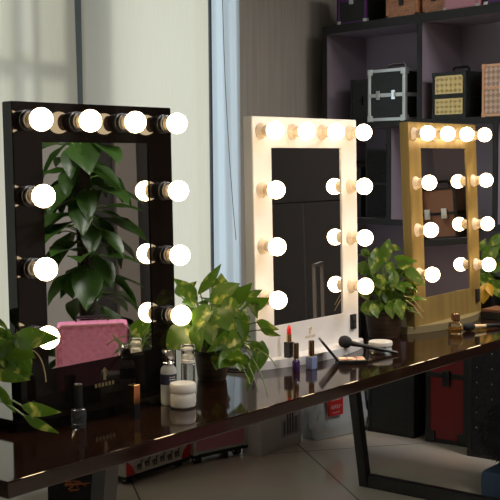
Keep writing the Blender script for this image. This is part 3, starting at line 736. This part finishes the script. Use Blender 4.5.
# gold diamond case
t = case('makeup_case', 'black makeup case with two gold diamond patterned panels', 'makeup case', w=.19, d=.17, h=.205, shell='black_shell', trim='black_shell', corner='rubber', latches=0, split=.5, e=.012, **oncase(.83, .0, Z2))
b = B()
def studs(b, x0, x1, z0, z1, nx, nz):
    for i in range(nx):
        for j in range(nz):
            cx, cz = x0+(i+.5)*(x1-x0)/nx, z0+(j+.5)*(z1-z0)/nz; hx, hz = (x1-x0)/nx*.46, (z1-z0)/nz*.46
            vs = [b.verts.new((cx-hx,-.004,cz)), b.verts.new((cx,-.004,cz-hz)), b.verts.new((cx+hx,-.004,cz)), b.verts.new((cx,-.004,cz+hz))]
            a = b.verts.new((cx,-.011,cz))
            for q in range(4): b.faces.new((vs[q], vs[(q+1)%4], a))
studs(b, -.078, .078, .018, .086, 6, 3); box(b, -.080, .080, -.0045, -.002, .016, .088); obj('gold_panel', b, mat('gold_studs', (.90,.68,.30), .28, .45), t, False)
b = B(); studs(b, -.078, .078, .112, .190, 6, 3); box(b, -.080, .080, -.0045, -.002, .110, .192); obj('gold_panel', b, bpy.data.materials['gold_studs'], t, False)
case('makeup_case', 'rose gold makeup case with small diamond relief and copper edges', 'makeup case', w=.22, d=.17, h=.225, shell='rose_pattern', trim='rose', corner='rose', latches=1, latch_m='alu', split=.55, handle_m='rose', e=.010, **oncase(1.13, -.002, Z2, -.03))
case('makeup_case', 'plain black makeup case on the second shelf, left of the gold mirror', 'makeup case', w=.17, d=.2, h=.25, shell='black_shell', trim='black_shell', latches=1, latch_m='rubber', **oncase(.135, .05, Z3))
case('makeup_case', 'tall black makeup case on the second shelf behind the white mirror bulbs', 'makeup case', w=.17, d=.2, h=.34, shell='black_fabric', trim='black_shell', latches=0, **oncase(.335, .06, Z3))
case('makeup_case', 'brown leather makeup case with black straps at the right edge, second shelf', 'makeup case', w=.22, d=.18, h=.13, shell='brown_shell', trim='black_shell', latches=2, latch_m='gold', **oncase(1.245, .02, Z3))
for (s, z, w_, h_, sm, tm, lab) in ((1.48, Z2, .24, .22, 'brown_shell', 'rose', 'brown makeup case with copper edges reflected in the gold mirror'),
        (1.85, Z2, .2, .2, 'black_shell', 'alu', 'black makeup case with silver edges reflected in the gold mirror'),
        (1.50, Z3, .20, .2, 'orange_shell', 'rubber', 'orange makeup case on the second shelf reflected in the gold mirror'),
        (2.00, Z3, .24, .15, 'brown_shell', 'black_shell', 'low brown case on the second shelf reflected in the gold mirror'),
        (2.28, Z3, .18, .22, 'brown_shell', 'rubber', 'tall brown case at the far end of the second shelf'),
        (2.15, Z2, .22, .22, 'black_shell', 'purple_trim', 'black case with purple edges reflected in the gold mirror')):
    case('makeup_case', lab, 'makeup case', w=w_, d=.18, h=h_, shell=sm, trim=tm, latches=2, latch_m='alu', **oncase(s, .03, z))

# ---------------------------------------------------------------- things under and behind the table
def fl(u, v): return T(u, v, 0)
# black bag with orange emblem
pe = at(78, 484, 4.15); vd = Vector((CAM.x-pe.x, CAM.y-pe.y)).normalized()
byaw = math.atan2(vd.y, vd.x)+PI/2
t = case('travel_bag', 'black bag with an orange emblem under the left end of the table', 'bag', (pe.x, pe.y, 0), byaw, .215, .13, .40, 'black_fabric', 'black_fabric', None, 0, handle=True, e=.006)
b = B(); zc = pe.z
for (x0_, z0_, x1_, z1_, wd) in ((-.048,.0,.045,.002,.012), (-.035,-.018,.0,.012,.008), (-.03,-.022,.005,-.020,.009), (.0,.012,.03,-.008,.007), (-.03,.014,-.02,-.012,.007), (-.01,.014,.0,-.015,.006), (-.045,.010,-.01,.012,.005)):
    tube(b, [(x0_, -.004, zc+z0_), (x1_, -.004, zc+z1_)], wd/2, 6, .002)
obj('emblem', b, 'print_orange', t)
# white case printed with little horses
t = case('trolley_case', 'cream trolley case printed with small dark horses and red corners', 'trolley case', fl(1.455, 1.640), RY+.01, .38, .20, .42, 'case_white', 'case_white', None, 0, handle=True, wheels=True, lift=.036, wr=.016, e=.006)
bx('bottom_band', 'rubber', t, -.192, .192, -.005, .20, .022, .037, .003)
for sgn in (-1, 1):
    b = B(); x = sgn*.19
    vs = [b.verts.new(p) for p in ((x,-.0045,.038),(x-sgn*.05,-.0045,.038),(x-sgn*.035,-.0045,.070),(x,-.0045,.10))]
    f = b.faces.new(vs); r = bmesh.ops.extrude_face_region(b, geom=[f])
    for v in r['geom']:
        if isinstance(v, bmesh.types.BMVert): v.co.y += .003
    obj('corner_patch', b, 'logo_red', t, False)
b = B()
for i in range(6):
    x = -.112+i*.045; z = .064+(i%2)*.004
    box(b, x-.012, x+.010, -.0045, -.003, z, z+.010)
    for q in (-.011, -.005, .004, .009): box(b, x+q-.0012, x+q+.0012, -.0045, -.003, z-.014, z)
    box(b, x+.006, x+.011, -.0045, -.003, z+.008, z+.020); box(b, x+.008, x+.018, -.0045, -.003, z+.016, z+.021)
    box(b, x-.016, x-.011, -.0045, -.003, z-.004, z+.008)
obj('horse_print', b, 'print_dark', t, False)
# pink case on trolley base
t = case('trolley_case', 'dusty pink trolley case with silver edges on black wheels', 'trolley case', fl(1.785, 1.585), RY-.22, .285, .15, .40, 'pink_dusk', 'green_trim', 'green_trim', 0, handle=True, wheels=True, lift=.046, wr=.02, e=.012)
bx('wheel_base', 'rubber', t, -.147, .147, -.004, .15, .030, .045, .003)
# white carton
t = thing('carton_box', 'white printed carton standing on the floor beside the pink case', 'box', fl(2.085, 1.484), RY+.03)
bx('carton', 'white_card', t, -.155, .155, 0, .10, 0, .30, .002)
b = B()
box(b, 0.0, .14, -.0012, -.0002, .05, .13); obj('print_panel', b, 'print_grey', t, False)
b = B()
for k, (x, h) in enumerate(((.02,.06),(.045,.09),(.065,.11),(.085,.10),(.11,.07))): box(b, x-.005, x+.006, -.002, -.0012, .06, .06+h)
obj('print_bottles', b, 'print_dark', t, False); b = B()
for k in range(4): box(b, -.06, -.01-.01*k, -.002, -.0004, .155+k*.012, .160+k*.012)
obj('print_lines', b, 'print_dark', t, False)
# plastic bag
t = thing('plastic_bag', 'crumpled white plastic bag with a red logo on the floor', 'bag', fl(2.46, 1.46), RY-.18)
b = B(); n1, n2 = 40, 22; rnd = random.Random(4); grid = []
for j in range(n2+1):
    row = []; zf = j/n2
    for i in range(n1):
        a = 2*PI*i/n1
        ex = .205*(1-.35*zf**2)*(.86+.14*min(1, zf*5)); ey = .085*(1-.55*zf**1.5)*(.7+.3*min(1, zf*5))
        sx = abs(math.cos(a))**.6*math.copysign(1, math.cos(a)); sy = abs(math.sin(a))**.6*math.copysign(1, math.sin(a))
        cr = 1 + .035*math.sin(a*7+zf*9) + .03*math.sin(a*13-zf*17) + rnd.uniform(-.012,.012)
        row.append(b.verts.new((ex*sx*cr, ey*sy*cr, .004+.30*zf+.012*math.sin(a*3)*zf)))
    grid.append(row)
for j in range(n2):
    for i in range(n1):
        k = (i+1) % n1; b.faces.new((grid[j][i], grid[j][k], grid[j+1][k], grid[j+1][i]))
b.faces.new(grid[0][::-1]); b.faces.new(grid[-1])
obj('bag_body', b, 'plastic_bag', t)
b = B(); box(b, -.125, -.035, -.094, -.086, .115, .205); lg = obj('printed_logo', b, 'logo_red', t, False)
b = B()
for (x0_, z0_, x1_, z1_) in ((-.010,.200,-.002,.214),(-.002,.214,.006,.200),(.006,.200,-.004,.197),(.010,.214,.024,.198),(.010,.198,.024,.214),(.030,.214,.031,.198),(.031,.198,.042,.199),(.042,.199,.043,.214),(.050,.207,.056,.207),(-.005,.235,.05,.238),(.0,.178,.045,.180)):
    tube(b, [(x0_-.103, -.0945, z0_-.05), (x1_-.103, -.0945, z1_-.05)], .0018, 5)
obj('logo_strokes', b, 'white_card', lg)
tb('bag_handle', 'plastic_bag', t, [(-.07,0,.29),(-.05,0,.36),(0,0,.38),(.05,0,.36),(.07,0,.29)], .008, 8)
# black case, red trunk, studded case along the shelf
FY = RY - PI/2          # fronts face toward the table
t = case('trunk_case', 'large black case with metal corners standing left of the red trunk', 'trunk', fl(2.60, 1.235), FY, .24, .17, .45, 'black_shell', 'rubber', 'rubber', 0, handle=True, split=.85, e=.010)
t = case('trunk_case', 'dark red trunk with black edges and a black centre latch', 'trunk', fl(2.60, .945), FY+.05, .20, .15, .47, 'red_shell', 'rubber', 'rubber', 1, latch_m='rubber', handle=True, split=.66, e=.020)
bx('front_band', 'rubber', t, -.1, .1, -.0045, -.001, .299, .321, .001)
for sx in (-1, 1): bx('corner_guard', 'rubber', t, min(sx*.105, sx*.055), max(sx*.105, sx*.055), -.008, .01, -.0+.001, .055, .004)
bx('hasp', 'rubber', t, -.018, .018, -.014, -.004, .262, .335, .004)
t = case('trunk_case', 'tall black case with silver studs right of the red trunk', 'trunk', fl(2.48, .625), FY, .30, .19, .62, 'black_fabric', 'rubber', 'rubber', 0, handle=True, split=.8, e=.015)
for k in range(7):
    for x in (-.11, -.04, .03, .10):
        b = B(); mt = Matrix.Translation((x, -.001, .13+k*.065)) @ Matrix.Rotation(PI/2, 4, 'X'); lathe(b, [(.004,0),(.003,.002),(0,.003)], 8, mt, False); obj('stud', b, 'chrome', t)
# denim with black fur at the lower right corner
t = thing('denim_bag', 'blue denim bag at the lower right corner, under a shaggy black throw', 'bag', fl(2.12, .34), RY)
bx('bag_body', 'denim', t, -.155, .15, -.13, .12, 0, .105, .03)
tb('seam', 'denim', t, [(-.157,-.05,.02),(-.157,-.05,.09)], .004, 6)
b = B(); rnd = random.Random(2)
bmesh.ops.create_icosphere(b, subdivisions=4, radius=1)
base = [(v.co.copy()) for v in b.verts]
for v in b.verts:
    c = v.co; v.co = Vector((c.x*.185, c.y*.16, .242+c.z*.13)) * 1.0
for q in base:
    for _ in range(2):
        if q.z < -.75 : continue
        qq = (q+Vector((rnd.uniform(-.06,.06),)*3)).normalized()
        p = Vector((qq.x*.185, qq.y*.16, .242+qq.z*.13)); d = Vector((qq.x+rnd.uniform(-.5,.5), qq.y+rnd.uniform(-.5,.5), qq.z*.5-.6)).normalized()
        L = rnd.uniform(.018, .035); s_ = d.orthogonal().normalized()*.0025
        a = b.verts.new(p+s_); c = b.verts.new(p-s_); e_ = b.verts.new(p+d.cross(s_).normalized()*.0025); tt = b.verts.new(p+d*L)
        b.faces.new((a, c, tt)); b.faces.new((c, e_, tt)); b.faces.new((e_, a, tt))
th_ = obj('fur_throw', b, 'fur', None, False, loc=fl(2.12, .34)+Vector((0,0,-.004)), rot=(0,0,RY)); tag(th_, 'shaggy black fur throw heaped on the blue denim bag', 'throw')

# ---------------------------------------------------------------- things seen in the mirrors
def reflected(px, py, X, Y, Zt, yaw, tilt, dist):
    """the point of the room seen by way of a mirror"""
    y = math.radians(yaw); n = Vector((math.sin(y)*math.cos(tilt), -math.cos(y)*math.cos(tilt), math.sin(tilt)))
    r = ray(px, py); P0 = Vector((X, Y, Zt)); tt = (P0-CAM).dot(n)/r.dot(n); hit = CAM + r*tt
    d = (r - 2*r.dot(n)*n).normalized(); return hit + d*dist
MK = (-.3169, 2.3571, 1.3975, 50.9, .0125); MW = (.1534, 2.9802, 1.3891, 49.5, .0144); MG = (.6126, 3.5546, 1.3903, 52.4, .0438)
# pink quilted trolley case
pc = reflected(94, 340, *MK, 1.75); 
dd_ = reflected(94, 340, *MK, 2.0)-pc; yawp = math.atan2(dd_.y, dd_.x)-PI/2
top = reflected(94, 325, *MK, 1.75).z
wl = (reflected(62, 330, *MK, 1.75)-reflected(126, 330, *MK, 1.75)).length
t = thing('quilted_case', 'pink quilted trolley case with black piping, seen in the black mirror', 'trolley case', (pc.x, pc.y, 0), yawp)
hw = wl/2
bx('case_body', 'quilt', t, -hw, hw, 0, .16, .05, top, .02)
tb('piping', 'pink_dusk', t, [(-hw,.0,.06),(-hw,.0,top-.02),(-hw+.02,.0,top),(hw-.02,.0,top),(hw,.0,top-.02),(hw,.0,.06)], .005, 8)
tb('pull_handle', 'rubber', t, [(-.06,.12,top-.01),(-.06,.12,top+.015),(.06,.12,top+.015),(.06,.12,top-.01)], .006, 8)
for sx in (-1, 1):
    b = B(); mt = Matrix.Translation((sx*(hw-.04)-.012, .08, .026)) @ Matrix.Rotation(PI/2, 4, 'Y'); lathe(b, [(.026,0),(.026,.024)], 20, mt); obj('wheel', b, 'rubber', t)
# tall climbing plant
pp = reflected(86, 250, *MK, 2.75)
t = thing('climbing_plant', 'tall dark green climbing plant in a pot, seen in the black mirror', 'plant', (pp.x, pp.y, 0), 0)
lt('pot', 'pot_brown', t, [(0,0),(.13,0),(.17,.30),(.18,.31),(.18,.33),(.16,.33),(.15,.31),(0,.31)], 32)
b = B(); lathe(b, [(.035,.30),(.035,1.35)], 16); obj('moss_pole', b, 'soil', t)
bm = B(); tl = {}; st = B(); rnd = random.Random(21)
for i in range(95):
    z = rnd.uniform(.38, 1.44); a = rnd.uniform(0, 2*PI); 
    sp = .15 if z < 1.2 else .10
    bs = Vector((math.cos(a)*sp*rnd.uniform(.4,1), math.sin(a)*sp*rnd.uniform(.4,1), z)); L = rnd.uniform(.16, .25)
    d = Vector((math.cos(a)+rnd.uniform(-.4,.4), math.sin(a)+rnd.uniform(-.4,.4), rnd.uniform(-1.3,.1))).normalized()
    leaf(bm, bs, bs+d*L, Vector((math.cos(a), math.sin(a), 1.2)), L*rnd.uniform(.5,.68), rnd.random(), tl=tl)
    tube(st, bez((0,0,z-.05), Vector((bs.x*.5, bs.y*.5, z+.03)), bs, 4), .003, 5)
finish_leaves(bm, tl, 'leaf_dark', t); obj('stems', st, 'stem', t)
# wall panels behind it
def refl_panel(name, x0, x1, mir, dist, m, z0, z1, th=.04):
    p0 = reflected(x0, 250, *mir, dist); p1 = reflected(x1, 250, *mir, dist)
    d = Vector((p1.x-p0.x, p1.y-p0.y, 0)); L = d.length; b = B(); box(b, 0, L, -.0, th, z0, z1)
    return struct(name, b, m, Vector((p0.x, p0.y, 0)), (0, 0, math.atan2(d.y, d.x)))
refl_panel('wall_partition', 150, -30, MK, 4.3, 'dark_wall', 0, CEIL, -.08)
refl_panel('trim_2', 76, -30, MK, 4.2, 'pale_wall', 0, CEIL, -.03)
refl_panel('trim_3', 137, 116, MK, 4.2, 'taupe_wall', 0, CEIL, -.05)
# coat stand in the white mirror
cs = reflected(306, 250, *MW, 2.4)
t = thing('garment_stand', 'thin grey metal stand with a cross bar, seen in the white mirror', 'stand', (cs.x, cs.y, 0), RY)
tb('pole', 'grey_metal', t, [(0,0,.02),(0,0,1.12)], .005, 10)
tb('cross_bar', 'black_metal', t, [(-.3,.0,1.12),(.3,0,1.12)], .005, 10)
lt('foot', 'black_metal', t, [(0,0),(.16,0),(.15,.015),(.02,.02),(0,.02)], 24)
fr = reflected(322, 310, *MW, 1.9)
t = thing('floor_frame', 'small white frame leaning low, seen in the white mirror', 'frame', (fr.x, fr.y, 0), RY+PI*.85)
b = B()
for (x0_, x1_, z0_, z1_) in ((-.09,-.075,0,.86),(.075,.09,0,.86),(-.09,.09,0.0,.015),(-.09,.09,.845,.86),(-.09,.09,.6,.612)): box(b, x0_, x1_, 0, .015, z0_, z1_)
obj('frame_bars', b, 'taupe_wall', t, False)

# ---------------------------------------------------------------- camera
cd = bpy.data.cameras.new('camera'); co = bpy.data.objects.new('camera', cd); C.objects.link(co)
cd.sensor_width = 36; cd.lens = F/500*36; cd.clip_start = .05
mx = Matrix(((RGT.x, UPV.x, -_f.x), (RGT.y, UPV.y, -_f.y), (RGT.z, UPV.z, -_f.z))).to_4x4()
co.matrix_world = Matrix.Translation(CAM) @ mx
sc.camera = co
sc.view_settings.view_transform = 'Standard'; sc.view_settings.look = 'None'
sc.view_settings.exposure = 0.08; sc.view_settings.gamma = 1
sc.cycles.max_bounces = 10; sc.cycles.transmission_bounces = 8; sc.cycles.transparent_max_bounces = 8
sc.cycles.use_denoising = True
sc.cycles.sample_clamp_indirect = 6
sc.cycles.blur_glossy = .3
sc.cycles.caustics_reflective = True
